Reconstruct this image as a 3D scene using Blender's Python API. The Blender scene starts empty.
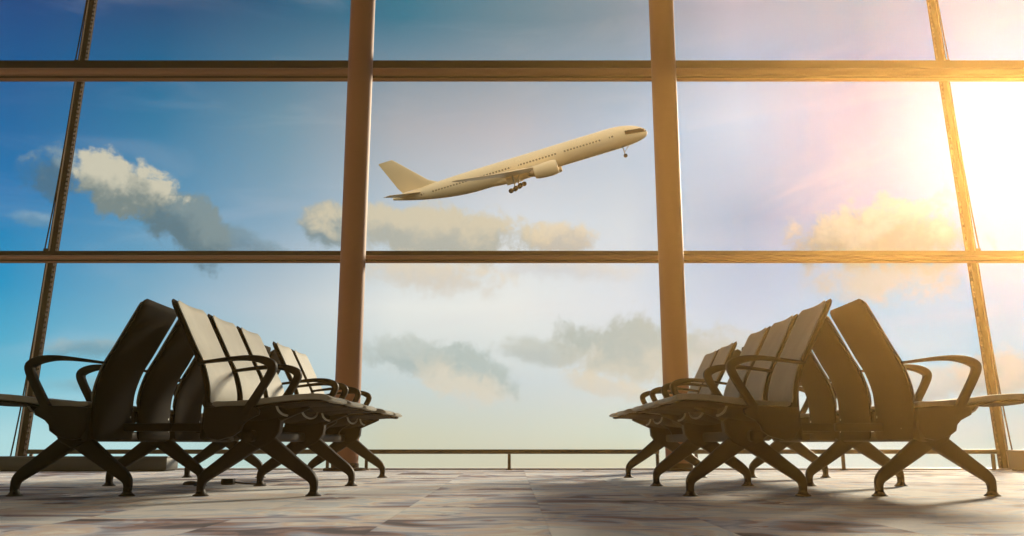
import bpy, math, random
from mathutils import Vector, Matrix

random.seed(7)
scn = bpy.context.scene
COL = scn.collection
PI = math.pi
R = math.radians

# ------------------------------------------------------------------ camera numbers
EYE = 0.24            # height of the eye over the carpet
PITCH = math.atan(175 / 844.0)
FOC = 844.0


def sky_dir(px, py):
    """azimuth, elevation (rad) of a direction seen in the photograph"""
    a, b = (px - 512) / FOC, (268 - py) / FOC
    y = math.cos(PITCH) - b * math.sin(PITCH)
    z = math.sin(PITCH) + b * math.cos(PITCH)
    v = Vector((a, y, z)).normalized()
    return math.atan2(v.x, v.y), math.asin(v.z)


# ------------------------------------------------------------------ node helpers
def lin(c):
    f = lambda v: (v / 255 / 12.92) if v <= 10.3 else ((v / 255 + 0.055) / 1.055) ** 2.4
    return (f(c[0]), f(c[1]), f(c[2]), 1.0)


class Net:
    def __init__(self, tree):
        self.t = tree
        self.n = tree.nodes
        self.l = tree.links
        self.n.clear()

    def put(self, sock, v):
        if isinstance(v, (int, float)):
            if sock.type == 'RGBA':
                sock.default_value = (v, v, v, 1)
            elif sock.type == 'VECTOR':
                sock.default_value = (v, v, v)
            else:
                sock.default_value = v
        elif isinstance(v, (tuple, list)):
            sock.default_value = v[:3] if sock.type == 'VECTOR' else v
        else:
            self.l.new(v, sock)

    def math(self, op, a, b=None, c=None, clamp=False):
        m = self.n.new('ShaderNodeMath')
        m.operation = op
        m.use_clamp = clamp
        self.put(m.inputs[0], a)
        if b is not None:
            self.put(m.inputs[1], b)
        if c is not None:
            self.put(m.inputs[2], c)
        return m.outputs[0]

    def smooth(self, v, a, b):
        m = self.n.new('ShaderNodeMapRange')
        m.interpolation_type = 'SMOOTHSTEP'
        self.put(m.inputs[0], v)
        m.inputs[1].default_value = a
        m.inputs[2].default_value = b
        return m.outputs[0]

    def range(self, v, a, b, c=0.0, d=1.0):
        m = self.n.new('ShaderNodeMapRange')
        self.put(m.inputs[0], v)
        m.inputs[1].default_value = a
        m.inputs[2].default_value = b
        m.inputs[3].default_value = c
        m.inputs[4].default_value = d
        return m.outputs[0]

    def mix(self, f, a, b, blend='MIX'):
        m = self.n.new('ShaderNodeMix')
        m.data_type = 'RGBA'
        m.blend_type = blend
        self.put(m.inputs[0], f)
        self.put(m.inputs[6], a)
        self.put(m.inputs[7], b)
        return m.outputs[2]

    def ramp(self, f, stops, mode='LINEAR'):
        m = self.n.new('ShaderNodeValToRGB')
        cr = m.color_ramp
        cr.interpolation = mode
        while len(cr.elements) < len(stops):
            cr.elements.new(0.5)
        for e, (p, c) in zip(cr.elements, stops):
            e.position = p
        for e, (p, c) in zip(cr.elements, stops):
            e.color = c
        self.put(m.inputs[0], f)
        return m.outputs[0]

    def xyz(self, x, y, z):
        m = self.n.new('ShaderNodeCombineXYZ')
        for i, v in enumerate((x, y, z)):
            self.put(m.inputs[i], v)
        return m.outputs[0]

    def sep(self, v):
        m = self.n.new('ShaderNodeSeparateXYZ')
        self.put(m.inputs[0], v)
        return m.outputs

    def noise(self, vec, scale, detail=4, rough=0.55, col=False, dist=0.0):
        m = self.n.new('ShaderNodeTexNoise')
        self.put(m.inputs['Vector'], vec)
        m.inputs['Scale'].default_value = scale
        m.inputs['Detail'].default_value = detail
        m.inputs['Roughness'].default_value = rough
        m.inputs['Distortion'].default_value = dist
        return m.outputs[1 if col else 0]

    def coord(self, which='Object'):
        return self.n.new('ShaderNodeTexCoord').outputs[which]


def material(name, color, rough=0.5, metal=0.0, spec=0.5, mottle=0.0, mscale=20.0, bump=0.0, bscale=300.0):
    m = bpy.data.materials.new(name)
    m.use_nodes = True
    N = Net(m.node_tree)
    p = N.n.new('ShaderNodeBsdfPrincipled')
    o = N.n.new('ShaderNodeOutputMaterial')
    N.l.new(p.outputs[0], o.inputs[0])
    p.inputs['Roughness'].default_value = rough
    p.inputs['Metallic'].default_value = metal
    p.inputs['Specular IOR Level'].default_value = spec
    c = lin(color)
    if mottle > 0:
        nz = N.noise(N.coord(), mscale, 5, 0.6)
        f = N.range(nz, 0.3, 0.7, 1 - mottle, 1 + mottle)
        N.put(p.inputs['Base Color'], N.mix(1.0, c, N.xyz(f, f, f), 'MULTIPLY'))
    else:
        p.inputs['Base Color'].default_value = c
    if bump > 0:
        b = N.n.new('ShaderNodeBump')
        b.inputs['Strength'].default_value = bump
        b.inputs['Distance'].default_value = 0.002
        N.put(b.inputs['Height'], N.noise(N.coord(), bscale, 3, 0.5))
        N.l.new(b.outputs[0], p.inputs['Normal'])
    return m


# ------------------------------------------------------------------ mesh helpers
class MB:
    """collects shapes that become ONE mesh object"""

    def __init__(self):
        self.v, self.f = [], []

    def add(self, vs, fs, flip=False):
        b = len(self.v)
        self.v += [tuple(p) for p in vs]
        for f in fs:
            f = tuple(b + i for i in f)
            self.f.append(f[::-1] if flip else f)
        return self

    def box(self, x0, x1, y0, y1, z0, z1, bev=0.0):
        if bev <= 0:
            vs = [(x, y, z) for z in (z0, z1) for y in (y0, y1) for x in (x0, x1)]
            return self.add(vs, [(0, 2, 3, 1), (4, 5, 7, 6), (0, 1, 5, 4), (2, 6, 7, 3), (0, 4, 6, 2), (1, 3, 7, 5)])
        # chamfered box: loft of rounded rectangles along z
        def ring(i, z):
            a = bev if i else 0
            r = bev
            pts = []
            for cx, cy, s in ((x1 - r - 0, y1 - r, 0), (x0 + r, y1 - r, 1), (x0 + r, y0 + r, 2), (x1 - r, y0 + r, 3)):
                for k in range(4):
                    t = s * PI / 2 + k * PI / 6
                    rr = r - (r if i == 2 else r * 0.3 if i == 1 else 0) * 0.999
                    pts.append((cx + rr * math.cos(t), cy + rr * math.sin(t), z))
            return pts
        rings = [ring(2, z0), ring(1, z0 + bev * 0.3), ring(0, z0 + bev), ring(0, z1 - bev), ring(1, z1 - bev * 0.3), ring(2, z1)]
        return self.loft(rings)

    def loft(self, rings, caps=True, closed=True, flip=False):
        n = len(rings[0])
        vs = [p for r in rings for p in r]
        fs = []
        for i in range(len(rings) - 1):
            for j in range(n if closed else n - 1):
                k = (j + 1) % n
                fs.append((i * n + j, i * n + k, (i + 1) * n + k, (i + 1) * n + j))
        if caps:
            fs.append(tuple(range(n))[::-1])
            fs.append(tuple((len(rings) - 1) * n + j for j in range(n)))
        return self.add(vs, fs, flip)

    def lathe(self, prof, n=24, origin=(0, 0, 0), axis='Z', caps=True):
        rings = []
        for r, h in prof:
            ring = []
            for k in range(n):
                t = 2 * PI * k / n
                a, b = r * math.cos(t), r * math.sin(t)
                p = {'Z': (a, b, h), 'X': (h, a, b), 'Y': (b, h, a)}[axis]
                ring.append((p[0] + origin[0], p[1] + origin[1], p[2] + origin[2]))
            rings.append(ring)
        return self.loft(rings, caps)

    def tube(self, pts, r, n=8):
        """round bar through points; r number or list"""
        pts = [Vector(p) for p in pts]
        rr = r if isinstance(r, (list, tuple)) else [r] * len(pts)
        rings = []
        ref = None
        for i, p in enumerate(pts):
            d = (pts[min(i + 1, len(pts) - 1)] - pts[max(i - 1, 0)]).normalized()
            if ref is None:
                ref = Vector((0, 0, 1)) if abs(d.z) < 0.9 else Vector((1, 0, 0))
            s = d.cross(ref).normalized()
            ref = s.cross(d).normalized()
            rings.append([p + rr[i] * (math.cos(2 * PI * k / n) * s + math.sin(2 * PI * k / n) * ref) for k in range(n)])
        return self.loft(rings)

    def planar(self, pts, s=1, y=0.0, sub=6):
        """flat bar in the u-z plane through (u, z, half thickness, half width) stations, rounded rectangular section"""
        P = smooth_path(pts, sub)
        rings = []
        for i, (u, z, h, w) in enumerate(P):
            a, b = P[max(i - 1, 0)], P[min(i + 1, len(P) - 1)]
            du, dz = b[0] - a[0], b[1] - a[1]
            L = math.hypot(du, dz) or 1
            nu, nz = -dz / L, du / L
            ring = []
            c = min(h, w) * 0.45
            for qa, qb in rrect(h, w, c):
                ring.append((s * (u + nu * qa), y + qb, z + nz * qa))
            rings.append(ring)
        return self.loft(rings, flip=(s > 0))

    def prism(self, poly, y0, y1, s=1, bev=0.004):
        """closed (u,z) outline extruded in y with a small chamfer"""
        n = len(poly)
        cu = sum(p[0] for p in poly) / n
        cz = sum(p[1] for p in poly) / n
        def ring(y, k):
            o = []
            for u, z in poly:
                d = math.hypot(u - cu, z - cz) or 1
                o.append((s * (u - (u - cu) / d * k), y, z - (z - cz) / d * k))
            return o
        return self.loft([ring(y0, bev), ring(y0 + bev, 0), ring(y1 - bev, 0), ring(y1, bev)], flip=(s < 0))

    def build(self, name, mat, parent=None, smooth=True, angle=40):
        me = bpy.data.meshes.new(name)
        me.from_pydata(self.v, [], self.f)
        me.validate()
        me.update()
        import bmesh
        bm = bmesh.new()
        bm.from_mesh(me)
        bmesh.ops.recalc_face_normals(bm, faces=bm.faces)
        bm.to_mesh(me)
        bm.free()
        if mat:
            me.materials.append(mat)
        if smooth:
            me.shade_smooth()
            me.set_sharp_from_angle(angle=R(angle))
        o = bpy.data.objects.new(name, me)
        COL.objects.link(o)
        if parent:
            o.parent = parent
        return o


def rrect(h, w, c, k=3):
    pts = []
    for ca, cb, s in ((h - c, w - c, 0), (-h + c, w - c, 1), (-h + c, -w + c, 2), (h - c, -w + c, 3)):
        for i in range(k):
            t = s * PI / 2 + i * (PI / 2) / (k - 1)
            pts.append((ca + c * math.cos(t), cb + c * math.sin(t)))
    return pts


def smooth_path(P, sub=6):
    """Catmull-Rom through the stations"""
    out = []
    n = len(P)
    for i in range(n - 1):
        p0, p1, p2, p3 = P[max(i - 1, 0)], P[i], P[i + 1], P[min(i + 2, n - 1)]
        for k in range(sub):
            t = k / sub
            out.append(tuple(0.5 * (2 * b + (c - a) * t + (2 * a - 5 * b + 4 * c - d) * t * t + (3 * b - a - 3 * c + d) * t ** 3)
                             for a, b, c, d in zip(p0, p1, p2, p3)))
    out.append(tuple(P[-1]))
    return out


def empty(name, loc=(0, 0, 0)):
    o = bpy.data.objects.new(name, None)
    o.empty_display_size = 0.2
    o.location = loc
    COL.objects.link(o)
    return o


def tag(o, label=None, cat=None, group=None, kind=None):
    for k, v in (('label', label), ('category', cat), ('group', group), ('kind', kind)):
        if v:
            o[k] = v
    return o


def copy_tree(o, parent=None):
    c = o.copy()
    COL.objects.link(c)
    if parent:
        c.parent = parent
    for ch in list(o.children):
        copy_tree(ch, c)
    return c


# ------------------------------------------------------------------ materials
M = {}
M['frame'] = material('seat frame dark satin metal', (16, 15, 15), 0.55, 0.0, 0.09, 0.1, 40)
M['shell'] = material('seat shell black plastic', (14, 13, 14), 0.7, 0, 0.03, 0.1, 30, 0.15, 500)
M['uphol'] = material('seat upholstery grey tan', (144, 140, 126), 0.62, 0, 0.3, 0.10, 9, 0.25, 260)
M['bolt'] = material('bolt steel', (170, 165, 155), 0.3, 0.9)
M['column'] = material('column painted tan', (144, 90, 62), 0.6, 0, 0.3, 0.0, 3)
M['transom'] = material('transom bronze metal', (140, 96, 70), 0.5, 0.0, 0.4)
M['bronze_dark'] = material('dark bronze metal', (38, 20, 18), 0.75, 0.0, 0.06)
M['bright'] = material('bright aluminium edge', (190, 170, 155), 0.6, 0.0, 0.2)
M['strip'] = material('perforated metal', (96, 76, 66), 0.7, 0, 0.1)
M['rail'] = material('dark rail metal', (72, 62, 42), 0.5, 0.1, 0.4, 0.06, 10)
M['wall'] = material('hall wall plaster', (205, 192, 176), 0.8, 0, 0.2, 0.04, 2)
M['ceil'] = material('hall ceiling', (215, 208, 198), 0.85, 0, 0.2, 0.04, 2)
M['sill'] = material('pale window sill', (215, 210, 205), 0.5, 0, 0.4, 0.04, 6)
M['box'] = material('heater box grey paint', (62, 60, 54), 0.5, 0, 0.4, 0.06, 6)
M['black'] = material('black rubber', (22, 21, 20), 0.6, 0, 0.3, 0.1, 30)

g = bpy.data.materials.new('clear glass')
g.use_nodes = True
gn = Net(g.node_tree)
t_ = gn.n.new('ShaderNodeBsdfTransparent')
t_.inputs[0].default_value = (0.97, 0.975, 0.97, 1)
o_ = gn.n.new('ShaderNodeOutputMaterial')
gn.l.new(t_.outputs[0], o_.inputs[0])
M['glass'] = g


def carpet():
    m = bpy.data.materials.new('patchwork carpet tiles')
    m.use_nodes = True
    N = Net(m.node_tree)
    p = N.n.new('ShaderNodeBsdfPrincipled')
    o = N.n.new('ShaderNodeOutputMaterial')
    N.l.new(p.outputs[0], o.inputs[0])
    x, y, z = N.sep(N.coord('Object'))
    T = 0.5
    row = N.math('FLOOR', N.math('DIVIDE', N.math('ADD', x, 50 * T - 0.105), T))
    # each column of tiles is slid along by a fixed step
    w1 = N.n.new('ShaderNodeTexWhiteNoise')
    w1.noise_dimensions = '1D'
    N.put(w1.inputs['W'], row)
    ys = N.math('ADD', y, N.math('MULTIPLY', w1.outputs[0], T))
    cell = N.math('FLOOR', N.math('DIVIDE', N.math('ADD', ys, 50 * T), T))
    w2 = N.n.new('ShaderNodeTexWhiteNoise')
    w2.noise_dimensions = '2D'
    N.put(w2.inputs['Vector'], N.xyz(row, cell, 0))
    # woven streaks running across the hall, different in every tile
    sv = N.xyz(N.math('ADD', N.math('MULTIPLY', x, 1.3), N.math('MULTIPLY', w2.outputs[0], 5)), N.math('MULTIPLY', ys, 1.7), N.math('MULTIPLY', w2.outputs[0], 3))
    st = N.noise(sv, 1.9, 3, 0.5, dist=0.8)
    # shorter woven runs of their own length in every half tile, with ragged ends
    hrow = N.math('FLOOR', N.math('DIVIDE', N.math('ADD', y, 50 * T), T * 0.5))
    w3 = N.n.new('ShaderNodeTexWhiteNoise')
    w3.noise_dimensions = '1D'
    N.put(w3.inputs['W'], N.math('ADD', hrow, 311.0))
    rag = N.noise(N.coord('Object'), 9, 3, 0.6)
    xr = N.math('ADD', N.math('ADD', x, 40.0), N.math('ADD', N.math('MULTIPLY', w3.outputs[0], 1.1), N.math('MULTIPLY', rag, 0.5)))
    w4 = N.n.new('ShaderNodeTexWhiteNoise')
    w4.noise_dimensions = '2D'
    N.put(w4.inputs['Vector'], N.xyz(N.math('FLOOR', N.math('DIVIDE', xr, 0.62)), hrow, 0))
    w2m = N.math('ADD', N.math('MULTIPLY', w2.outputs[0], 0.5), N.math('MULTIPLY', w4.outputs[0], 0.5))
    idx = N.math('ADD', N.math('MULTIPLY', w2m, 1.0), N.math('MULTIPLY', N.math('SUBTRACT', st, 0.5), 2.3))
    idx = N.math('ADD', idx, 0.13)
    base = N.ramp(idx, [(0.0, lin((62, 56, 70))), (0.12, lin((100, 88, 104))), (0.24, lin((160, 128, 122))), (0.36, lin((150, 160, 186))),
                        (0.48, lin((214, 212, 220))), (0.60, lin((222, 204, 194))), (0.72, lin((240, 236, 230))), (0.86, lin((206, 216, 228))), (1.0, lin((246, 244, 242)))])
    # fine pile
    pile = N.noise(N.coord('Object'), 420, 2, 0.6)
    f = N.range(pile, 0.3, 0.7, 0.72, 1.12)
    base = N.mix(1.0, base, N.xyz(f, f, f), 'MULTIPLY')
    # fine seams
    fx = N.math('FRACT', N.math('DIVIDE', N.math('ADD', x, 50 * T - 0.105), T))
    fy = N.math('FRACT', N.math('DIVIDE', N.math('ADD', ys, 50 * T), T))
    ex = N.math('MINIMUM', fx, N.math('SUBTRACT', 1.0, fx))
    ey = N.math('MINIMUM', fy, N.math('SUBTRACT', 1.0, fy))
    e = N.smooth(N.math('MINIMUM', ex, ey), 0.0, 0.012)
    f2 = N.range(e, 0, 1, 0.88, 1.0)
    base = N.mix(1.0, base, N.xyz(f2, f2, f2), 'MULTIPLY')
    N.put(p.inputs['Base Color'], base)
    p.inputs['Roughness'].default_value = 0.8
    p.inputs['Specular IOR Level'].default_value = 0.12
    p.inputs['Sheen Weight'].default_value = 0.1
    p.inputs['Sheen Roughness'].default_value = 0.45
    b = N.n.new('ShaderNodeBump')
    b.inputs['Strength'].default_value = 0.35
    b.inputs['Distance'].default_value = 0.003
    N.put(b.inputs['Height'], pile)
    N.l.new(b.outputs[0], p.inputs['Normal'])
    return m


M['carpet'] = carpet()

# ------------------------------------------------------------------ the hall
HX, HY0, HZ = 8.0, -7.0, 6.4
TILT = 0.075


def gy(z):
    """distance of the leaning glass wall at height z"""
    return 7.97 + TILT * z


o = MB().box(-HX, HX, HY0, 8.0, -0.12, 0.0).build('floor', M['carpet'], smooth=False)
tag(o, 'carpeted hall floor in patchwork grey, cream and mauve tiles', 'floor', kind='structure')
o = MB().box(-HX, HX, HY0, gy(HZ) + 0.1, HZ, HZ + 0.15).build('ceiling', M['ceil'], smooth=False)
tag(o, kind='structure', cat='ceiling', label='plain hall ceiling above the glass front')
o = MB().box(-HX, HX, HY0 - 0.15, HY0, 0, HZ).build('wall_back', M['wall'], smooth=False)
tag(o, kind='structure', cat='wall', label='plain rear wall of the hall, across from the glass')
o = MB().box(-HX - 0.15, -HX, HY0, gy(HZ), 0, HZ).build('wall_left', M['wall'], smooth=False)
tag(o, kind='structure', cat='wall', label='plain side wall beyond the left bench')
o = MB().box(HX, HX + 0.15, HY0, gy(HZ), 0, HZ).build('wall_right', M['wall'], smooth=False)
tag(o, kind='structure', cat='wall', label='plain side wall beyond the right bench')

# glass: three bays between the side walls and the two mullions, each bay three panes high
MX = 4.53
rows = [(0.03, 1.99), (2.06, 3.96), (4.15, HZ)]
for n, (x0, x1, txt) in enumerate([(-MX + 0.03, MX - 0.03, 'wide middle bay of clear glass between the two mullions'),
                                   (-HX, -MX - 0.03, 'left bay of clear glass before the deepest blue sky'),
                                   (MX + 0.03, HX, 'right bay of clear glass in the sun glare')]):
    mb = MB()
    for z0, z1 in rows:
        vs = []
        for dy in (0.0, 0.012):
            vs += [(x0, gy(z0) + dy, z0), (x1, gy(z0) + dy, z0), (x1, gy(z1) + dy, z1), (x0, gy(z1) + dy, z1)]
        mb.add(vs, [(0, 1, 2, 3), (7, 6, 5, 4), (0, 4, 5, 1), (1, 5, 6, 2), (2, 6, 7, 3), (3, 7, 4, 0)])
    o = mb.build('window_%d' % (n + 1), M['glass'], smooth=False)
    tag(o, txt, 'window', kind='structure')

mb = MB().box(-HX, HX, 7.9, 8.02, 0.0, 0.014)
o = mb.build('trim_5', M['sill'], smooth=False)
tag(o, 'thin pale sill strip along the foot of the glass', 'sill', kind='structure')


def transom(name, zb, zt, label):
    """horizontal member: dark face above, rounded lighter underside, lip"""
    root = empty(name, (0, gy(zb), 0))
    tag(root, label, 'window beam', kind='structure')
    h = zt - zb
    def ext(poly, nm, mat, bev=0.003):
        mb = MB()
        ring = lambda x: [(x, y, z) for y, z in poly]
        mb.loft([ring(-HX + 0.002), ring(HX - 0.002)])
        return mb.build(nm, mat, root, angle=30)
    # dark upper box
    ext([(-0.05, zb + h * 0.55), (0.12, zb + h * 0.55), (0.12, zt), (-0.05, zt)], 'upper_channel', M['bronze_dark'])
    # lighter tube whose face turns down to the floor
    pts = []
    for k in range(9):
        t = -PI / 2 + PI * k / 8
        pts.append((-0.075 - 0.028 * math.cos(t), zb + h * 0.40 + h * 0.17 * math.sin(t)))
    ext(pts + [(0.02, zb + h * 0.57), (0.02, zb + h * 0.23)], 'face_tube', M['transom'])
    ext([(-0.05, zb + h * 0.10), (0.0, zb + h * 0.10), (0.0, zb + h * 0.27), (-0.05, zb + h * 0.27)], 'lower_channel', M['bronze_dark'])
    ext([(-0.062, zb), (-0.03, zb), (-0.03, zb + h * 0.11), (-0.062, zb + h * 0.11)], 'bottom_lip', M['transom'])
    return root


transom('trim_1', 1.965, 2.085, 'lower bronze window beam, level with the bottom of the aeroplane clouds')
transom('trim_2', 3.935, 4.165, 'upper bronze window beam, thicker, crossing above the aeroplane')


def mullion(name, sx, label):
    root = empty(name, (sx * MX, gy(0), 0))
    tag(root, label, 'mullion', kind='structure')
    def at(x, y, z):
        return (sx * x, TILT * z + y, z)
    def bar(x0, x1, y0, y1, z0, z1, nm, mat):
        vs = [at(x, y, z) for z in (z0, z1) for y in (y0, y1) for x in (x0, x1)]
        return MB().add(vs, [(0, 2, 3, 1), (4, 5, 7, 6), (0, 1, 5, 4), (2, 6, 7, 3), (0, 4, 6, 2), (1, 3, 7, 5)], sx < 0).build(nm, mat, root, smooth=False)
    bar(-0.028, 0.022, -0.02, 0.05, 0.0, HZ - 0.002, 'post', M['bronze_dark'])
    bar(0.0225, 0.032, -0.03, 0.03, 0.0, HZ - 0.002, 'bright_edge', M['bright'])
    bar(0.0325, 0.045, -0.025, 0.045, 0.0, HZ - 0.002, 'outer_flange', M['bronze_dark'])
    # perforated strip: two rails with a ladder of rungs
    mb = MB()
    def add(x0, x1, y0, y1, z0, z1):
        vs = [at(x, y, z) for z in (z0, z1) for y in (y0, y1) for x in (x0, x1)]
        mb.add(vs, [(0, 2, 3, 1), (4, 5, 7, 6), (0, 1, 5, 4), (2, 6, 7, 3), (0, 4, 6, 2), (1, 3, 7, 5)])
    add(-0.044, -0.041, -0.005, 0.0, 0.0, HZ - 0.01)
    z = 0.02
    while z < HZ - 0.05:
        add(-0.041, -0.0285, -0.005, 0.0, z, z + 0.02)
        z += 0.05
    mb.build('perforated_strip', M['strip'], root, smooth=False)
    # slim tension rod of every panel, spreading away from the post towards its lower node
    for z0, z1, sp in ((0.03, 1.96, 0.05), (2.09, 3.93, 0.035), (4.17, HZ - 0.02, 0.03)):
        pts = []
        for k in range(9):
            t = k / 8
            zz = z1 + (z0 - z1) * t
            pts.append(at(0.053 + sp * t ** 2.6, 0.0, zz))
        rod = MB().tube(pts, 0.007, 8).build('tension_rod', M['bronze_dark'], root)
        e = pts[-1]
        MB().box(min(sx * 0.03, e[0]) - 0.006, max(sx * 0.03, e[0]) + 0.006, e[1] - 0.012, e[1] + 0.012, e[2], e[2] + 0.03).build('rod_anchor', M['bronze_dark'], rod, smooth=False)
    return root


mullion('trim_3', -1, 'dark leaning mullion of the glass front behind the leftmost bench')
mullion('trim_4', 1, 'sunlit leaning mullion of the glass front behind the rightmost bench')

for sx, label in ((-1, 'round tan column rising left of the aeroplane'), (1, 'round tan column rising right of the aeroplane nose')):
    c = MB().lathe([(0.117, 0.0), (0.117, 2.0), (0.124, HZ - 0.002)], 48).build('column', M['column'])
    c.location = (sx * 1.485, 7.70, 0)
    tag(c, label, 'column', 'round columns before the glass', 'structure')
    b = MB().lathe([(0.19, 0.0), (0.19, 0.016), (0.18, 0.022), (0.122, 0.026), (0.122, 0.06), (0.1172, 0.065)], 40).build('base_plate', M['bronze_dark'], c)

# low kick rails in front of the glass
def rail(x0, x1, posts, label):
    root = empty('kick_rail', ((x0 + x1) / 2, 7.84, 0))
    tag(root, label, 'rail', 'low rails along the glass')
    cx = (x0 + x1) / 2
    MB().box(x0 - cx, x1 - cx, -0.02, 0.02, 0.143, 0.183, 0.008).build('rail_bar', M['rail'], root)
    for p in posts:
        q = MB().box(p - cx - 0.014, p - cx + 0.014, -0.014, 0.014, 0.0, 0.1425, 0.004).build('post', M['rail'], root)
        MB().box(p - cx - 0.03, p - cx + 0.03, -0.025, 0.025, 0.0, 0.008, 0.003).build('post_foot', M['rail'], q)
    return root


rail(-1.335, 1.335, (-1.318, -0.025, 1.318), 'low dark rail between the two columns, centre of the glass')
rail(1.64, 4.40, (1.67, 3.0, 4.36), 'low rail behind the right benches, beyond the right column')
rail(-4.40, -1.64, (-1.67, -4.36), 'low rail behind the left benches, above the grey heater box')

# low heater boxes on the carpet
def heater(x0, x1, h, label):
    root = empty('heater_box', ((x0 + x1) / 2, 7.6, 0))
    tag(root, label, 'heater')
    w = (x1 - x0) / 2
    MB().box(-w, w, -0.13, 0.13, 0.012, h - 0.014, 0.004).build('casing', M['box'], root)
    MB().box(-w - 0.006, w + 0.006, -0.137, 0.137, h - 0.0138, h, 0.004).build('top_plate', M['box'], root)
    MB().box(-w + 0.02, w - 0.02, -0.12, 0.12, 0.0, 0.0118).build('plinth', M['black'], root, smooth=False)
    return root


heater(-5.6, -2.98, 0.125, 'long low grey box on the carpet under the left rail')
heater(4.43, 5.4, 0.18, 'short low box on the carpet at the right edge by the mullion')

# ------------------------------------------------------------------ the benches
PITCHY = 0.46
Y0 = 3.77                                   # near end of every bench
SEATS = [0.0, 1.0, 2.0, 3.6, 4.6]           # seat starts, in seat pitches
ARMS = [0.0, 1.0, 3.0, 3.65, 4.65, 5.65]
LEGS = [4.03 - Y0, 4.965 - Y0, 6.146 - Y0]
BACK = [(0.243, 0.255), (0.252, 0.33), (0.2545, 0.40), (0.252, 0.47), (0.238, 0.53), (0.216, 0.59), (0.178, 0.66), (0.135, 0.745), (0.094, 0.825), (0.064, 0.886)]


def curve_frames(P, sub=4):
    C = smooth_path(P, sub)
    out = []
    for i, (u, z) in enumerate(C):
        a, b = C[max(i - 1, 0)], C[min(i + 1, len(C) - 1)]
        du, dz = b[0] - a[0], b[1] - a[1]
        L = math.hypot(du, dz)
        out.append((u, z, dz / L, -du / L))       # normal to the front (plus u)
    return out


def slab(frames, half, thick, s, cy, corner_top=0.0, corner_bot=0.0, belly=0.0, off=0.0, m=14, edge=0.35):
    """curved panel following frames, width 2*half in y; corners rounded; belly bends the middle backwards"""
    mb = MB()
    n = len(frames)
    # running length
    L = [0.0]
    for i in range(1, n):
        L.append(L[-1] + math.hypot(frames[i][0] - frames[i - 1][0], frames[i][1] - frames[i - 1][1]))
    tot = L[-1]
    def hw(d, r):
        if d >= r or r <= 0:
            return 0.0
        return r - math.sqrt(max(0, r * r - (r - d) ** 2))
    front, back = [], []
    for i, (u, z, nu, nz) in enumerate(frames):
        w = half - max(hw(tot - L[i], corner_top), hw(L[i], corner_bot))
        fr, bk = [], []
        endk = min(1.0, 0.35 + min(L[i], tot - L[i]) / max(thick, 1e-6) * 0.8)
        for j in range(m + 1):
            q = -1 + 2 * j / m
            q = math.copysign(1 - (1 - abs(q)) ** 1.35, q)
            y = cy + w * q
            bend = -belly * (1 - q * q)
            ek = endk * (1 - (1 - edge) * max(0, (abs(q) - 0.86) / 0.14) ** 1.5)
            a, b = off + bend + thick * 0.5 * ek, off + bend - thick * 0.5 * ek
            fr.append((s * (u + nu * a), y, z + nz * a))
            bk.append((s * (u + nu * b), y, z + nz * b))
        front.append(fr)
        back.append(bk)
    vs = [p for r in front for p in r] + [p for r in back for p in r]
    W = m + 1
    B = n * W
    fs = []
    for i in range(n - 1):
        for j in range(m):
            a = i * W + j
            fs.append((a, a + 1, a + W + 1, a + W))
            fs.append((B + a, B + a + W, B + a + W + 1, B + a + 1))
    for i in range(n - 1):
        a = i * W
        fs.append((a, a + W, B + a + W, B + a))
        a = i * W + m
        fs.append((a, B + a, B + a + W, a + W))
    for j in range(m):
        fs.append((j, B + j, B + j + 1, j + 1))
        a = (n - 1) * W + j
        fs.append((a, a + 1, B + a + 1, B + a))
    mb.add(vs, fs)
    return mb


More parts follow.
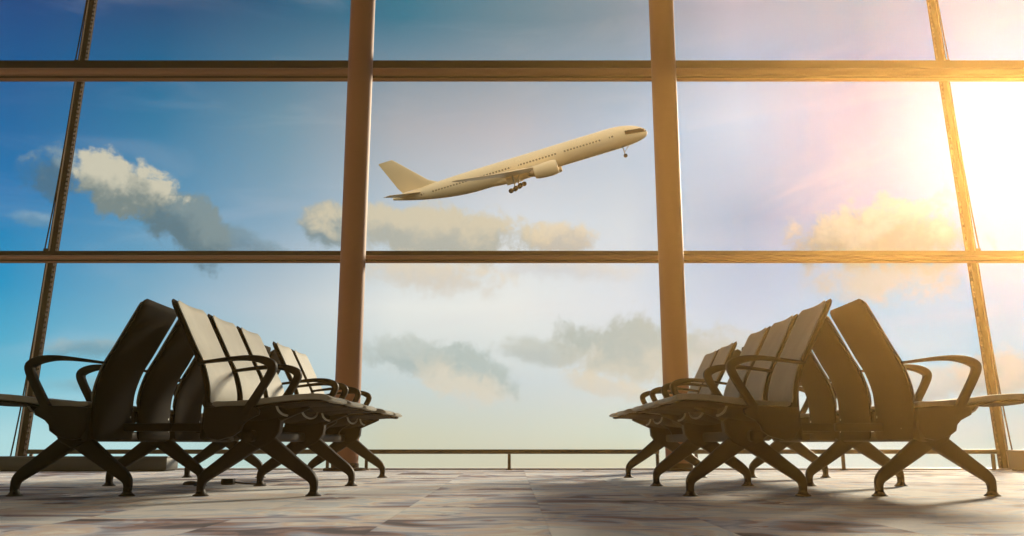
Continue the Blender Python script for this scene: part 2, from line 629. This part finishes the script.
def make_bench(s):
    root = empty('airport_bench')
    back_f = curve_frames(BACK)
    pad_f = [f for f in back_f if f[1] > 0.415 and f[1] < 0.880]
    seat_f = []
    SP = [(0.275, 0.400), (0.33, 0.397), (0.42, 0.402), (0.52, 0.413), (0.62, 0.425), (0.70, 0.431), (0.76, 0.431), (0.805, 0.422)]
    for (u, z, nu, nz) in curve_frames(SP):
        seat_f.append((u, z, nu, nz))
    # for the seat the profile runs forwards: its normal (dz, -du) points down, turn it up
    seat_f = [(u, z, -nu, -nz) for (u, z, nu, nz) in seat_f]
    half = PITCHY * 0.5 - 0.022
    bhalf = 0.196
    for k in SEATS:
        cy = (k + 0.5) * PITCHY
        st = slab([f for f in seat_f], half - 0.003, 0.030, s, cy, 0.03, 0.02, 0.004, off=0.012, edge=0.8).build('seat', M['uphol'], root)
        sh = slab([f for f in seat_f if f[0] < 0.792], half, 0.014, s, cy, 0.04, 0.02, 0.006, off=-0.008)
        # belly under the seat with a rounded front rim
        rings = []
        for i in range(9):
            t = i / 8
            u = 0.29 + 0.27 * t
            depth = 0.050 * math.sin(PI * (0.18 + 0.55 * t))
            zt = 0.386 + 0.022 * max(0, (u - 0.4) / 0.2)
            ring = []
            for j in range(13):
                q = -1 + 2 * j / 12
                ring.append((s * u, cy + q * half * 0.86, zt - depth * (1 - q * q) ** 0.6))
            for j in range(11, 0, -1):
                q = -1 + 2 * j / 12
                ring.append((s * u, cy + q * half * 0.86, zt + 0.002 - 0.6 * depth * 0 * (1 - q * q)))
            rings.append(ring)
        sh.loft(rings)
        sh = sh.build('seat_shell', M['shell'], st)
        MB().tube([(s * 0.562, p[1], p[2]) for p in rings[-1][:13]], 0.0055, 8).build('rim_highlight', M['uphol'], sh)  # pale tube added for the light caught along the belly's front edge
        bk = slab(back_f, bhalf, 0.024, s, cy - 0.018, 0.022, 0.012, 0.010).build('backrest', M['shell'], root)
        slab(pad_f, bhalf - 0.012, 0.012, s, cy - 0.018, 0.03, 0.01, 0.010, off=0.0165).build('upholstery', M['uphol'], bk)
        for yy in (-0.13, 0.13):
            for (zz, uu) in ((0.30, 0.2345), (0.362, 0.2395)):
                MB().lathe([(0.006, -0.004), (0.006, 0.002), (0.003, 0.004)], 8, (s * uu, cy + yy, zz), 'X').build('bolt', M['bolt'], bk)
    for k in ARMS:
        y = k * PITCHY
        if k == 0.0:
            y += 0.006
        if k == ARMS[-1] or k == 3.0:
            y -= 0.006
        arm = MB().planar([(0.215, 0.590, 0.006, 0.016), (0.29, 0.600, 0.007, 0.019), (0.37, 0.609, 0.009, 0.021), (0.44, 0.612, 0.012, 0.021), (0.50, 0.604, 0.017, 0.020),
                           (0.540, 0.586, 0.020, 0.020), (0.547, 0.563, 0.019, 0.019), (0.528, 0.52, 0.018, 0.018), (0.490, 0.455, 0.018, 0.018), (0.455, 0.395, 0.020, 0.018), (0.43, 0.35, 0.024, 0.018)], s, y, 5).build('armrest', M['frame'], root)
        MB().prism([(0.262, 0.392), (0.34, 0.399), (0.44, 0.402), (0.49, 0.394), (0.502, 0.38), (0.497, 0.362), (0.45, 0.338), (0.431, 0.318), (0.424, 0.292), (0.392, 0.270), (0.33, 0.252), (0.285, 0.262), (0.262, 0.30)],
                   y - 0.017, y + 0.017, s).build('side_bracket', M['frame'], arm)
    for y in LEGS:
        hub = MB().prism([(0.30, 0.30), (0.31, 0.375), (0.40, 0.385), (0.50, 0.375), (0.535, 0.34), (0.53, 0.29), (0.50, 0.245), (0.437, 0.213), (0.375, 0.245), (0.335, 0.27)], y - 0.034, y + 0.034, s, 0.006).build('leg_hub', M['frame'], root)
        # tapering lug that carries the front of the seat
        MB().planar([(0.47, 0.345, 0.03, 0.02), (0.55, 0.372, 0.022, 0.018), (0.62, 0.392, 0.012, 0.016), (0.66, 0.404, 0.006, 0.014)], s, y, 4).build('seat_lug', M['frame'], hub)
        MB().box(min(s * 0.008, s * 0.298), max(s * 0.008, s * 0.298), y + 0.02, y + 0.055, 0.294, 0.332, 0.005).build('cross_brace', M['frame'], hub)
        for m in (1, -1):
            f = lambda u: 0.437 + m * (u - 0.437)
            lg = MB().planar([(f(0.437), 0.268, 0.044, 0.027), (f(0.520), 0.206, 0.038, 0.026), (f(0.608), 0.141, 0.031, 0.024), (f(0.664), 0.101, 0.027, 0.022), (f(0.691), 0.074, 0.022, 0.020), (f(0.698), 0.045, 0.0175, 0.018), (f(0.697), 0.010, 0.016, 0.017)], s, y, 5).build('leg', M['frame'], root)
            MB().lathe([(0.036, 0.0), (0.036, 0.004), (0.026, 0.010), (0.019, 0.022), (0.017, 0.03)], 20, (s * f(0.697), y, 0)).build('foot_pad', M['black'], lg)
    bm = MB()
    rings = []
    for y in (LEGS[0] - 0.09, LEGS[0] - 0.08, LEGS[-1] + 0.06, LEGS[-1] + 0.07):
        k = 0.6 if y in (LEGS[0] - 0.09, LEGS[-1] + 0.07) else 1.0
        rings.append([(s * (0.40 + a * k), y, 0.272 + b * k) for a, b in rrect(0.030, 0.026, 0.014, 4)])
    bm.loft(rings)
    bm.build('beam', M['frame'], root)
    return root


CL, CR = -1.615, 1.522
pa, pb = make_bench(1), make_bench(-1)
benches = [(pa, CL, 'five-seat bench left of the open floor, facing it, pale grey tan upholstery in view'),
           (pb, CL + 0.013, 'five-seat bench at the left edge facing out of view, dark rear shells showing'),
           (copy_tree(pb), CR, 'five-seat bench right of the open floor, facing it, shaded tan upholstery in view'),
           (copy_tree(pa), CR, 'five-seat bench at the right edge facing out of view, dark rear shells tinted brown by the added haze')]
for b, cx, lab in benches:
    b.location = (cx, Y0, 0)
    tag(b, lab, 'bench', 'airport seating benches on the carpet')

# ------------------------------------------------------------------ small things on the carpet
rt = empty('power_adapter', (-1.67, 5.12, 0))
tag(rt, 'small black power adapter with a cable, lying under the left benches', 'adapter')
MB().box(-0.036, 0.036, -0.03, 0.03, 0.0, 0.034, 0.008).build('casing', M['black'], rt)
cab = []
for k in range(13):
    t = k / 12
    cab.append((0.036 + 0.19 * t, 0.02 * math.sin(t * 5), 0.0048 + 0.010 * (1 - t) ** 6))
MB().tube(cab, 0.0045, 8).build('cable', M['black'], rt)
o = MB().lathe([(0.045, 0.0), (0.045, 0.006), (0.036, 0.016), (0.018, 0.021)], 24).build('floor_socket_cover', M['black'])
o.location = (-1.89, 5.12, 0)
tag(o, 'flat dark round cover on the carpet, left of the black adapter', 'floor cover')

# ------------------------------------------------------------------ the aeroplane
def plane_body_mat():
    m = bpy.data.materials.new('cream aeroplane paint')
    m.use_nodes = True
    N = Net(m.node_tree)
    p = N.n.new('ShaderNodeBsdfPrincipled')
    o = N.n.new('ShaderNodeOutputMaterial')
    N.l.new(p.outputs[0], o.inputs[0])
    x, y, z = N.sep(N.coord('Object'))
    fx = N.math('FRACT', N.math('DIVIDE', x, 0.9))
    a = N.math('LESS_THAN', N.math('ABSOLUTE', N.math('SUBTRACT', fx, 0.5)), 0.27)
    b = N.math('LESS_THAN', N.math('ABSOLUTE', N.math('SUBTRACT', z, 0.62)), 0.22)
    c = N.math('LESS_THAN', N.math('ABSOLUTE', N.math('ADD', x, 0.5)), 28.5)
    # gaps at the doors
    d = N.math('GREATER_THAN', N.math('ABSOLUTE', N.math('SUBTRACT', N.math('FRACT', N.math('DIVIDE', N.math('ADD', x, 33.0), 13.0)), 0.5)), 0.08)
    f = N.math('MULTIPLY', N.math('MULTIPLY', a, b), N.math('MULTIPLY', c, d))
    nz = N.noise(N.coord(), 0.25, 3)
    base = N.mix(N.range(nz, 0.3, 0.7), lin((250, 224, 180)), lin((254, 230, 192)))
    N.put(p.inputs['Base Color'], N.mix(f, base, lin((138, 112, 84))))
    p.inputs['Roughness'].default_value = 0.4
    return m


M['plane'] = plane_body_mat()
M['plane_plain'] = material('cream wing paint', (248, 222, 180), 0.4, 0, 0.4, 0.03, 0.4)
M['plane_dark'] = material('dark cockpit glass', (44, 32, 24), 0.4, 0, 0.15)
M['plane_metal'] = material('engine metal', (150, 130, 105), 0.35, 0.6)
M['tyre'] = material('aircraft tyre rubber', (38, 36, 38), 0.8)
M['strut'] = material('gear strut paint', (205, 190, 165), 0.4)

pl = empty('aeroplane')
tag(pl, 'cream twin-engine airliner climbing to the right in the sky between the columns', 'aeroplane')

def fus_section(x, n=40):
    """ring of the fuselage at station x (nose +37, tail -37)"""
    r0 = 3.1
    if x > 26:
        t = (x - 26) / 11.0
        r = r0 * math.sqrt(max(0.0, 1 - t ** 2.3))
        dz = -0.95 * t ** 2.2
        rz = r
    elif x < -12:
        t = (-12 - x) / 25.0
        r = r0 * (1 - 0.90 * t ** 1.65)
        rz = r0 * (1 - 0.88 * t ** 1.75)
        dz = 1.75 * t ** 1.7
    else:
        r = rz = r0
        dz = 0.0
    r = max(r, 0.02)
    rz = max(rz, 0.02)
    return [(x, r * math.cos(2 * PI * k / n), dz + rz * math.sin(2 * PI * k / n)) for k in range(n)]


xs = [-37 + 25 * i / 16 for i in range(17)] + [-12 + 38 * i / 10 for i in range(1, 11)] + [26 + 11 * math.sin(i / 14 * PI / 2) for i in range(1, 15)]
MB().loft([fus_section(x) for x in xs]).build('fuselage', M['plane'], pl)

# cockpit mask wrapped on the nose, both sides
mb = MB()
grid = []
for i in range(11):
    x = 31.0 + 5.7 * i / 10
    row = []
    z0 = 0.35 - 0.75 * i / 10
    z1 = 1.45 - 0.75 * (i / 10)
    for j in range(5):
        zz = z0 + (z1 - z0) * j / 4
        sec = fus_section(x, 240)
        cand = [p for p in sec if p[1] <= 0]
        # point on the ring nearest that height on the starboard side
        q = min(cand, key=lambda p: abs(p[2] - (zz - 0.25)) + 0.0 * abs(p[1]))
        row.append((q[0] + 0.03, q[1] * 1.03 - 0.02, q[2] + 0.012))
    grid.append(row)
vs = [p for r in grid for p in r]
fs = [(i * 5 + j, i * 5 + j + 1, (i + 1) * 5 + j + 1, (i + 1) * 5 + j) for i in range(10) for j in range(4)]
mb.add(vs, fs)
mb.add([(x, -y, z) for x, y, z in vs], fs, True)
mb.build('cockpit_window', M['plane_dark'], pl)


def airfoil(chord, thick, n=16):
    pts = []
    for k in range(n + 1):
        t = 0.5 * (1 - math.cos(PI * k / n))
        pts.append((-chord * t, 5 * thick * chord * (0.2969 * math.sqrt(t) - 0.126 * t - 0.3516 * t ** 2 + 0.2843 * t ** 3 - 0.1036 * t ** 4)))
    up = pts
    lo = [(x, -z * 0.55) for x, z in pts[1:-1]][::-1]
    return up + lo


def wing(name, stations, side, mat, vertical=False):
    rings = []
    for (xle, span, z, chord, th) in stations:
        ring = []
        for (ax, az) in airfoil(chord, th):
            if vertical:
                ring.append((xle + ax, az * 0.9, z + 0.0))
            else:
                ring.append((xle + ax, side * span, z + az))
        rings.append(ring)
    return MB().loft(rings, flip=(side < 0)).build(name, mat, pl)


WST = [(9.5, 2.2, -1.75, 13.5, 0.13), (6.8, 6.0, -1.45, 11.0, 0.12), (3.0, 10.5, -1.0, 8.3, 0.11), (-4.5, 20.0, -0.1, 5.2, 0.10), (-10.5, 28.0, 0.8, 2.9, 0.10), (-12.6, 30.2, 1.1, 1.4, 0.10)]
HST = [(-27.8, 1.0, 1.35, 6.6, 0.09), (-30.6, 5.0, 1.9, 4.6, 0.09), (-34.6, 10.6, 2.75, 2.3, 0.09)]
for sd in (-1, 1):
    wing('wing', WST, sd, M['plane_plain'])
    wing('tailplane', HST, sd, M['plane_plain'])
    # nacelle
    nx, ny, nz = 8.2, sd * 9.75, -2.75
    nac = MB().lathe([(0.01, 1.0), (1.45, 1.0), (1.52, 2.2), (1.60, 3.0), (1.76, 3.05), (1.95, 2.6), (2.06, 1.4), (2.0, -0.6), (1.75, -2.6), (1.5, -3.3), (1.38, -3.3), (1.3, -2.8), (0.01, -2.8)], 36, (nx, ny, nz), 'X', caps=False).build('engine', M['plane_plain'], pl)
    MB().lathe([(1.0, -2.79), (0.98, -3.6), (0.75, -4.4), (0.35, -5.0), (0.02, -5.3)], 28, (nx, ny, nz), 'X').build('exhaust_cone', M['plane_metal'], nac)
    MB().lathe([(1.44, 1.01), (1.40, 1.12), (0.5, 1.12), (0.35, 1.5), (0.02, 1.9)], 28, (nx, ny, nz), 'X').build('fan', M['plane_dark'], nac)
    pr = []
    for (zz, xf, xb, hw) in ((nz + 1.85, 9.6, 3.2, 0.22), (nz + 2.15, 8.4, 2.6, 0.2), (nz + 2.3, 7.0, 2.2, 0.12)):
        pr.append([(nx - 8.2 + xf, ny, zz), (nx - 8.2 + (xf + xb) / 2, ny - hw, zz), (nx - 8.2 + xb, ny, zz), (nx - 8.2 + (xf + xb) / 2, ny + hw, zz)])
    MB().loft(pr).build('pylon', M['plane_plain'], nac)
    # main gear: strut, tilted bogie beam, six wheels
    gx, gyy = -1.6, sd * 5.5
    leg_ = MB().tube([(gx, gyy, -1.6), (gx, gyy, -5.2)], [0.28, 0.22], 12).tube([(gx + 2.0, gyy * 0.8, -1.9), (gx + 0.1, gyy, -4.0)], 0.14, 8).build('main_gear', M['strut'], pl)
    a = R(14)
    bx = lambda t: (gx + t * math.cos(a), -5.2 + t * math.sin(a))
    p0, p1 = bx(-1.6), bx(1.6)
    MB().tube([(p0[0], gyy, p0[1]), (p1[0], gyy, p1[1])], 0.2, 10).build('bogie_beam', M['plane_metal'], leg_)
    for t in (-1.5, 0.0, 1.5):
        wx, wz = bx(t)
        for q in (-0.62, 0.62):
            MB().lathe([(0.2, -0.22), (0.56, -0.24), (0.66, -0.14), (0.68, 0.0), (0.66, 0.14), (0.56, 0.24), (0.2, 0.22)], 20, (wx, gyy + q, wz), 'Y').build('wheel', M['tyre'], leg_)
    MB().box(gx - 2.2, gx + 1.6, gyy - sd * 1.2 - 0.05, gyy - sd * 1.2 + 0.05, -3.9, -2.2, 0.02).build('gear_door', M['plane_plain'], leg_)
# belly fairing
rings = []
for i in range(13):
    t = i / 12
    x = 13.0 - 25.0 * t
    k = math.sin(PI * t) ** 0.55 if 0 < t < 1 else 0.02
    rings.append([(x, 2.9 * k * math.cos(2 * PI * j / 24), -2.1 + (1.55 * k) * math.sin(2 * PI * j / 24)) for j in range(24)])
MB().loft(rings).build('belly_fairing', M['plane_plain'], pl)
# fin with dorsal fillet
fr = []
for (xle, z, chord, th) in ((-22.6, 2.6, 11.2, 0.07), (-25.6, 4.2, 9.2, 0.085), (-30.0, 8.6, 6.6, 0.085), (-33.6, 12.2, 4.5, 0.085), (-34.0, 12.5, 4.0, 0.06)):
    fr.append([(xle + ax, az, z) for ax, az in airfoil(chord, th)[:17]] + [(xle + ax, -az, z) for ax, az in airfoil(chord, th)[1:16]][::-1])
MB().loft(fr).build('fin', M['plane_plain'], pl)
# nose gear
ng = MB().tube([(29.5, 0, -2.8), (29.6, 0, -5.3)], [0.16, 0.13], 10).tube([(31.2, 0, -3.0), (29.6, 0, -4.4)], 0.08, 8).build('nose_gear', M['strut'], pl)
for q in (-0.32, 0.32):
    MB().lathe([(0.15, -0.17), (0.46, -0.18), (0.55, -0.09), (0.55, 0.09), (0.46, 0.18), (0.15, 0.17)], 18, (29.6, q, -5.4), 'Y').build('wheel', M['tyre'], ng)

cam_R = Vector((1, 0, 0))
cam_U = Vector((0, -math.sin(PITCH), math.cos(PITCH)))
cam_F = Vector((0, math.cos(PITCH), math.sin(PITCH)))


def pose_plane(px, py, depth, climb, yaw, roll):
    f = math.cos(yaw) * (math.cos(climb) * cam_R + math.sin(climb) * cam_U) - math.sin(yaw) * cam_F
    f.normalize()
    left = Vector((0, 0, 1)).cross(f).normalized()
    up = f.cross(left).normalized()
    l2 = math.cos(roll) * left + math.sin(roll) * up
    u2 = f.cross(l2)
    m = Matrix((f, l2, u2)).transposed().to_4x4()
    pos = Vector((0, 0, EYE)) + depth * (cam_F + (px - 512) / FOC * cam_R + (268 - py) / FOC * cam_U)
    m.translation = pos
    return m


pl.matrix_world = pose_plane(518, 167.8, 237, R(16.0), R(8), R(20))

# ------------------------------------------------------------------ haze volume added for the warm glare veil towards the sun
hz = bpy.data.materials.new('added glare haze')
hz.use_nodes = True
N = Net(hz.node_tree)
vs_ = N.n.new('ShaderNodeVolumeScatter')
vs_.inputs['Color'].default_value = (1.0, 0.56, 0.17, 1)
vs_.inputs['Density'].default_value = 0.0112
vs_.inputs['Anisotropy'].default_value = 0.80
oo = N.n.new('ShaderNodeOutputMaterial')
N.l.new(vs_.outputs[0], oo.inputs['Volume'])
o = MB().box(-HX + 0.05, HX - 0.05, -1.5, 7.84, 0.001, HZ - 0.05).build('haze', hz, smooth=False)
tag(o, 'warm haze added to the hall air in place of lens glare', 'haze', kind='stuff')

# ------------------------------------------------------------------ sun
SUN_AZ, SUN_EL = sky_dir(1012, 135)
sd = Vector((math.sin(SUN_AZ) * math.cos(SUN_EL), math.cos(SUN_AZ) * math.cos(SUN_EL), math.sin(SUN_EL)))
L = bpy.data.lights.new('sun', 'SUN')
L.energy = 6.2
L.color = (1.0, 0.82, 0.58)
L.angle = R(9)
lo = bpy.data.objects.new('sun', L)
lo.rotation_euler = sd.to_track_quat('Z', 'Y').to_euler()
COL.objects.link(lo)

# ------------------------------------------------------------------ sky
W = bpy.data.worlds.new('sky')
scn.world = W
W.use_nodes = True
N = Net(W.node_tree)
dirv = N.coord('Generated')
nrm = N.n.new('ShaderNodeVectorMath')
nrm.operation = 'NORMALIZE'
N.put(nrm.inputs[0], dirv)
dv = nrm.outputs[0]
dx, dy, dz = N.sep(dv)
az = N.math('ARCTAN2', dx, dy)
el = N.math('ARCSINE', dz)
azn = N.math('ADD', N.math('DIVIDE', az, R(84)), 0.5)          # -42..42 deg -> 0..1
AZ = [-32, -24, -16, -8, 0, 8, 16, 24, 31]
SKY = [   # elevation (deg), colours across the azimuths
    (-1.6, [(184, 227, 224), (199, 232, 225), (198, 217, 205), (212, 210, 183), (215, 209, 182), (226, 216, 180), (241, 239, 222), (225, 232, 217), (199, 216, 208)]),
    (0.5, [(178, 222, 226), (190, 229, 230), (193, 215, 210), (213, 212, 187), (213, 215, 197), (218, 223, 204), (244, 246, 237), (220, 231, 223), (183, 207, 208)]),
    (4.0, [(89, 187, 213), (148, 204, 220), (182, 209, 214), (204, 216, 215), (207, 218, 219), (209, 221, 223), (210, 228, 235), (153, 207, 232), (118, 201, 231)]),
    (9.0, [(4, 151, 199), (121, 175, 202), (189, 203, 212), (236, 237, 232), (238, 239, 234), (217, 225, 233), (159, 194, 227), (66, 182, 232), (80, 176, 232)]),
    (14.5, [(4, 121, 181), (76, 148, 187), (135, 171, 194), (188, 205, 217), (216, 224, 231), (202, 216, 227), (87, 159, 208), (50, 135, 211), (80, 150, 220)]),
    (21.0, [(4, 95, 153), (4, 117, 161), (106, 149, 170), (172, 175, 182), (183, 185, 194), (159, 189, 214), (155, 201, 238), (50, 130, 207), (98, 150, 214)]),
    (28.0, [(4, 56, 118), (4, 67, 116), (4, 96, 133), (4, 116, 145), (82, 131, 151), (109, 142, 161), (154, 166, 193), (50, 143, 189), (80, 150, 206)]),
]
col = None
prev = None
for e, cs in SKY:
    c = N.ramp(azn, [((a + 42) / 84, lin(k)) for a, k in zip(AZ, cs)])
    if col is None:
        col = c
    else:
        f = N.range(el, R(prev), R(e))
        col = N.mix(f, col, c)
    prev = e

# soft high streaks
sv = N.xyz(N.math('ADD', N.math('MULTIPLY', az, 2.2), N.math('MULTIPLY', el, -3.0)), N.math('MULTIPLY', el, 9.0), 0.3)
stk = N.smooth(N.noise(sv, 1.9, 5, 0.55, dist=0.6), 0.48, 0.78)
col = N.mix(N.math('MULTIPLY', stk, 0.16), col, lin((222, 216, 220)))

# cumulus: soft ellipses in azimuth and elevation, broken up by noise
uv = N.xyz(az, el, 0.0)
n1 = N.noise(uv, 24, 8, 0.6, dist=0.3)
n2 = N.noise(N.xyz(az, el, 3.7), 75, 5, 0.6)
nzv = N.math('ADD', N.math('MULTIPLY', N.math('SUBTRACT', n1, 0.5), 2.7), N.math('MULTIPLY', N.math('SUBTRACT', n2, 0.5), 0.9))


def cloud(px, py, rx, ry, tilt, top, bot, dens=1.0, amp=1.0, soft=0.45, lit=(-0.5, 0.6)):
    """px,py,rx,ry are read off the photograph and turned to sky angles; tilt in degrees, clockwise on the picture"""
    global col
    a0, e0 = sky_dir(px, py)
    a1, e1 = sky_dir(px + 10, py)
    a2, e2 = sky_dir(px, py - 10)
    ka, ke = abs(a1 - a0) / 10, abs(e2 - e0) / 10
    x = N.math('DIVIDE', N.math('SUBTRACT', az, a0), ka)
    y = N.math('DIVIDE', N.math('SUBTRACT', el, e0 + (e1 - e0) * 0.0), ke)
    t = R(tilt)
    u = N.math('DIVIDE', N.math('SUBTRACT', N.math('MULTIPLY', x, math.cos(t)), N.math('MULTIPLY', y, math.sin(t))), rx)
    v = N.math('DIVIDE', N.math('ADD', N.math('MULTIPLY', x, math.sin(t)), N.math('MULTIPLY', y, math.cos(t))), ry)
    d = N.math('SQRT', N.math('ADD', N.math('MULTIPLY', u, u), N.math('MULTIPLY', v, v)))
    F = N.math('ADD', N.math('SUBTRACT', 1.22, d), N.math('MULTIPLY', nzv, amp))
    mask = N.math('MULTIPLY', N.smooth(F, 0.0, soft * 1.15), dens)
    sh = N.smooth(N.math('ADD', v, N.math('MULTIPLY', nzv, 1.1)), lit[0], lit[1])
    col = N.mix(mask, col, N.mix(sh, lin(bot), lin(top)))


# left
cloud(232, 240, 50, 16, 12, (120, 148, 160), (104, 134, 148), 0.75, 0.8, 0.6)
cloud(182, 222, 62, 26, 28, (128, 148, 152), (92, 122, 134), 0.95, 0.8)
cloud(58, 172, 30, 26, 20, (150, 166, 168), (74, 112, 134), 0.85, 0.9, 0.6)
cloud(122, 186, 52, 28, 6, (212, 204, 182), (122, 138, 138), 1.0, 0.8, 0.35, (-0.7, 0.4))
cloud(35, 219, 26, 9, 0, (150, 176, 190), (110, 150, 174), 0.6, 0.6, 0.7)
cloud(92, 347, 46, 12, -4, (168, 184, 186), (118, 156, 170), 0.7, 0.8, 0.6)
cloud(90, 385, 50, 9, 0, (150, 180, 186), (130, 168, 180), 0.5, 0.7, 0.8)
# middle
cloud(330, 228, 34, 22, 0, (176, 176, 164), (126, 146, 150), 0.9, 0.8, 0.5)
cloud(436, 234, 112, 27, 3, (214, 202, 176), (176, 178, 168), 0.95, 0.7, 0.45)
cloud(563, 238, 32, 18, 0, (226, 210, 182), (190, 184, 172), 0.9, 0.7, 0.5)
cloud(432, 274, 84, 22, 4, (232, 214, 186), (216, 206, 192), 0.8, 0.8, 0.8)
cloud(560, 268, 80, 12, 4, (222, 212, 198), (204, 204, 204), 0.6, 0.8, 0.8)
cloud(414, 354, 54, 19, 8, (196, 204, 198), (168, 184, 182), 0.9, 0.75, 0.5, (-1.2, 0.6))
cloud(466, 374, 50, 26, 20, (180, 194, 190), (222, 214, 196), 0.9, 0.75, 0.5, (-0.5, 0.5))
cloud(548, 352, 52, 16, 4, (194, 200, 192), (180, 190, 186), 0.8, 0.75, 0.6)
cloud(636, 350, 76, 34, 4, (180, 190, 184), (206, 204, 190), 0.95, 0.75, 0.5, (-0.7, 0.3))
cloud(605, 385, 50, 12, 14, (224, 214, 194), (216, 210, 196), 0.8, 0.75, 0.7)
cloud(700, 352, 50, 28, 0, (184, 194, 190), (196, 198, 190), 0.8, 0.75, 0.6)
# right
cloud(880, 236, 88, 36, 2, (150, 178, 178), (84, 124, 128), 0.92, 0.8, 0.5, (-0.4, 0.9))
cloud(880, 278, 86, 24, 4, (150, 164, 150), (160, 174, 168), 0.7, 0.8, 0.8)
cloud(930, 388, 60, 22, -8, (186, 196, 194), (162, 176, 180), 0.7, 0.8, 0.7)
cloud(1000, 372, 50, 26, -6, (188, 188, 180), (160, 172, 172), 0.8, 0.8, 0.7)

# glow of the low sun
dt = N.n.new('ShaderNodeVectorMath')
dt.operation = 'DOT_PRODUCT'
N.put(dt.inputs[0], dv)
N.put(dt.inputs[1], tuple(sd))
ang = N.math('ARCCOSINE', N.math('MINIMUM', dt.outputs['Value'], 0.99999))
g1 = N.math('POWER', 2.718, N.math('MULTIPLY', N.math('POWER', N.math('DIVIDE', ang, R(5.0)), 2.0), -1.0))
g2 = N.math('POWER', 2.718, N.math('MULTIPLY', N.math('DIVIDE', ang, R(7.0)), -1.0))
gl = N.math('ADD', N.math('MULTIPLY', g1, 0.5), N.math('MULTIPLY', g2, 0.0))
glc = N.mix(1.0, (0.7, 0.9, 1.0, 1), N.xyz(gl, gl, gl), 'MULTIPLY')
col = N.mix(1.0, col, glc, 'ADD')
# bright fill overhead and behind; hazy ground far below fades to dull earth
zen_fill = N.smooth(el, R(33), R(58))
col = N.mix(zen_fill, col, (1.05, 0.97, 0.84, 1))  # overhead sky brightened to light the aeroplane and the floor by the glass
beh_fill = N.math('MULTIPLY', N.smooth(N.math('MULTIPLY', dy, -1.0), 0.0, 0.5), N.smooth(el, R(-2), R(14)))
col = N.mix(beh_fill, col, (1.10, 0.92, 0.66, 1))  # unseen warm sky behind the camera, added to light the aeroplane's near side
gr = N.smooth(el, R(-9), R(-2.6))
col = N.mix(gr, lin((44, 36, 26)), col)
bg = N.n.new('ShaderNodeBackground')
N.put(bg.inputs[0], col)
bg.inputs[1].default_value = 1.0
wo = N.n.new('ShaderNodeOutputWorld')
N.l.new(bg.outputs[0], wo.inputs[0])
W.cycles.sampling_method = 'MANUAL'
W.cycles.sample_map_resolution = 1024

# ------------------------------------------------------------------ camera and picture
cam = bpy.data.cameras.new('camera')
cam.sensor_fit = 'HORIZONTAL'
cam.sensor_width = 36.0
cam.lens = FOC / 1024 * 36.0
cam.clip_end = 2000
cam.clip_start = 0.02
co = bpy.data.objects.new('camera', cam)
co.location = (0, 0, EYE)
co.rotation_euler = (PI / 2 + PITCH, 0, 0)
COL.objects.link(co)
scn.camera = co

vsn = scn.view_settings
scn.display_settings.display_device = 'sRGB'
vsn.view_transform = 'Standard'
vsn.look = 'None'
vsn.exposure = 0.0
vsn.gamma = 1.0
vsn.use_curve_mapping = False
scn.cycles.use_denoising = True
scn.cycles.max_bounces = 8
scn.cycles.transparent_max_bounces = 16
scn.cycles.volume_bounces = 0
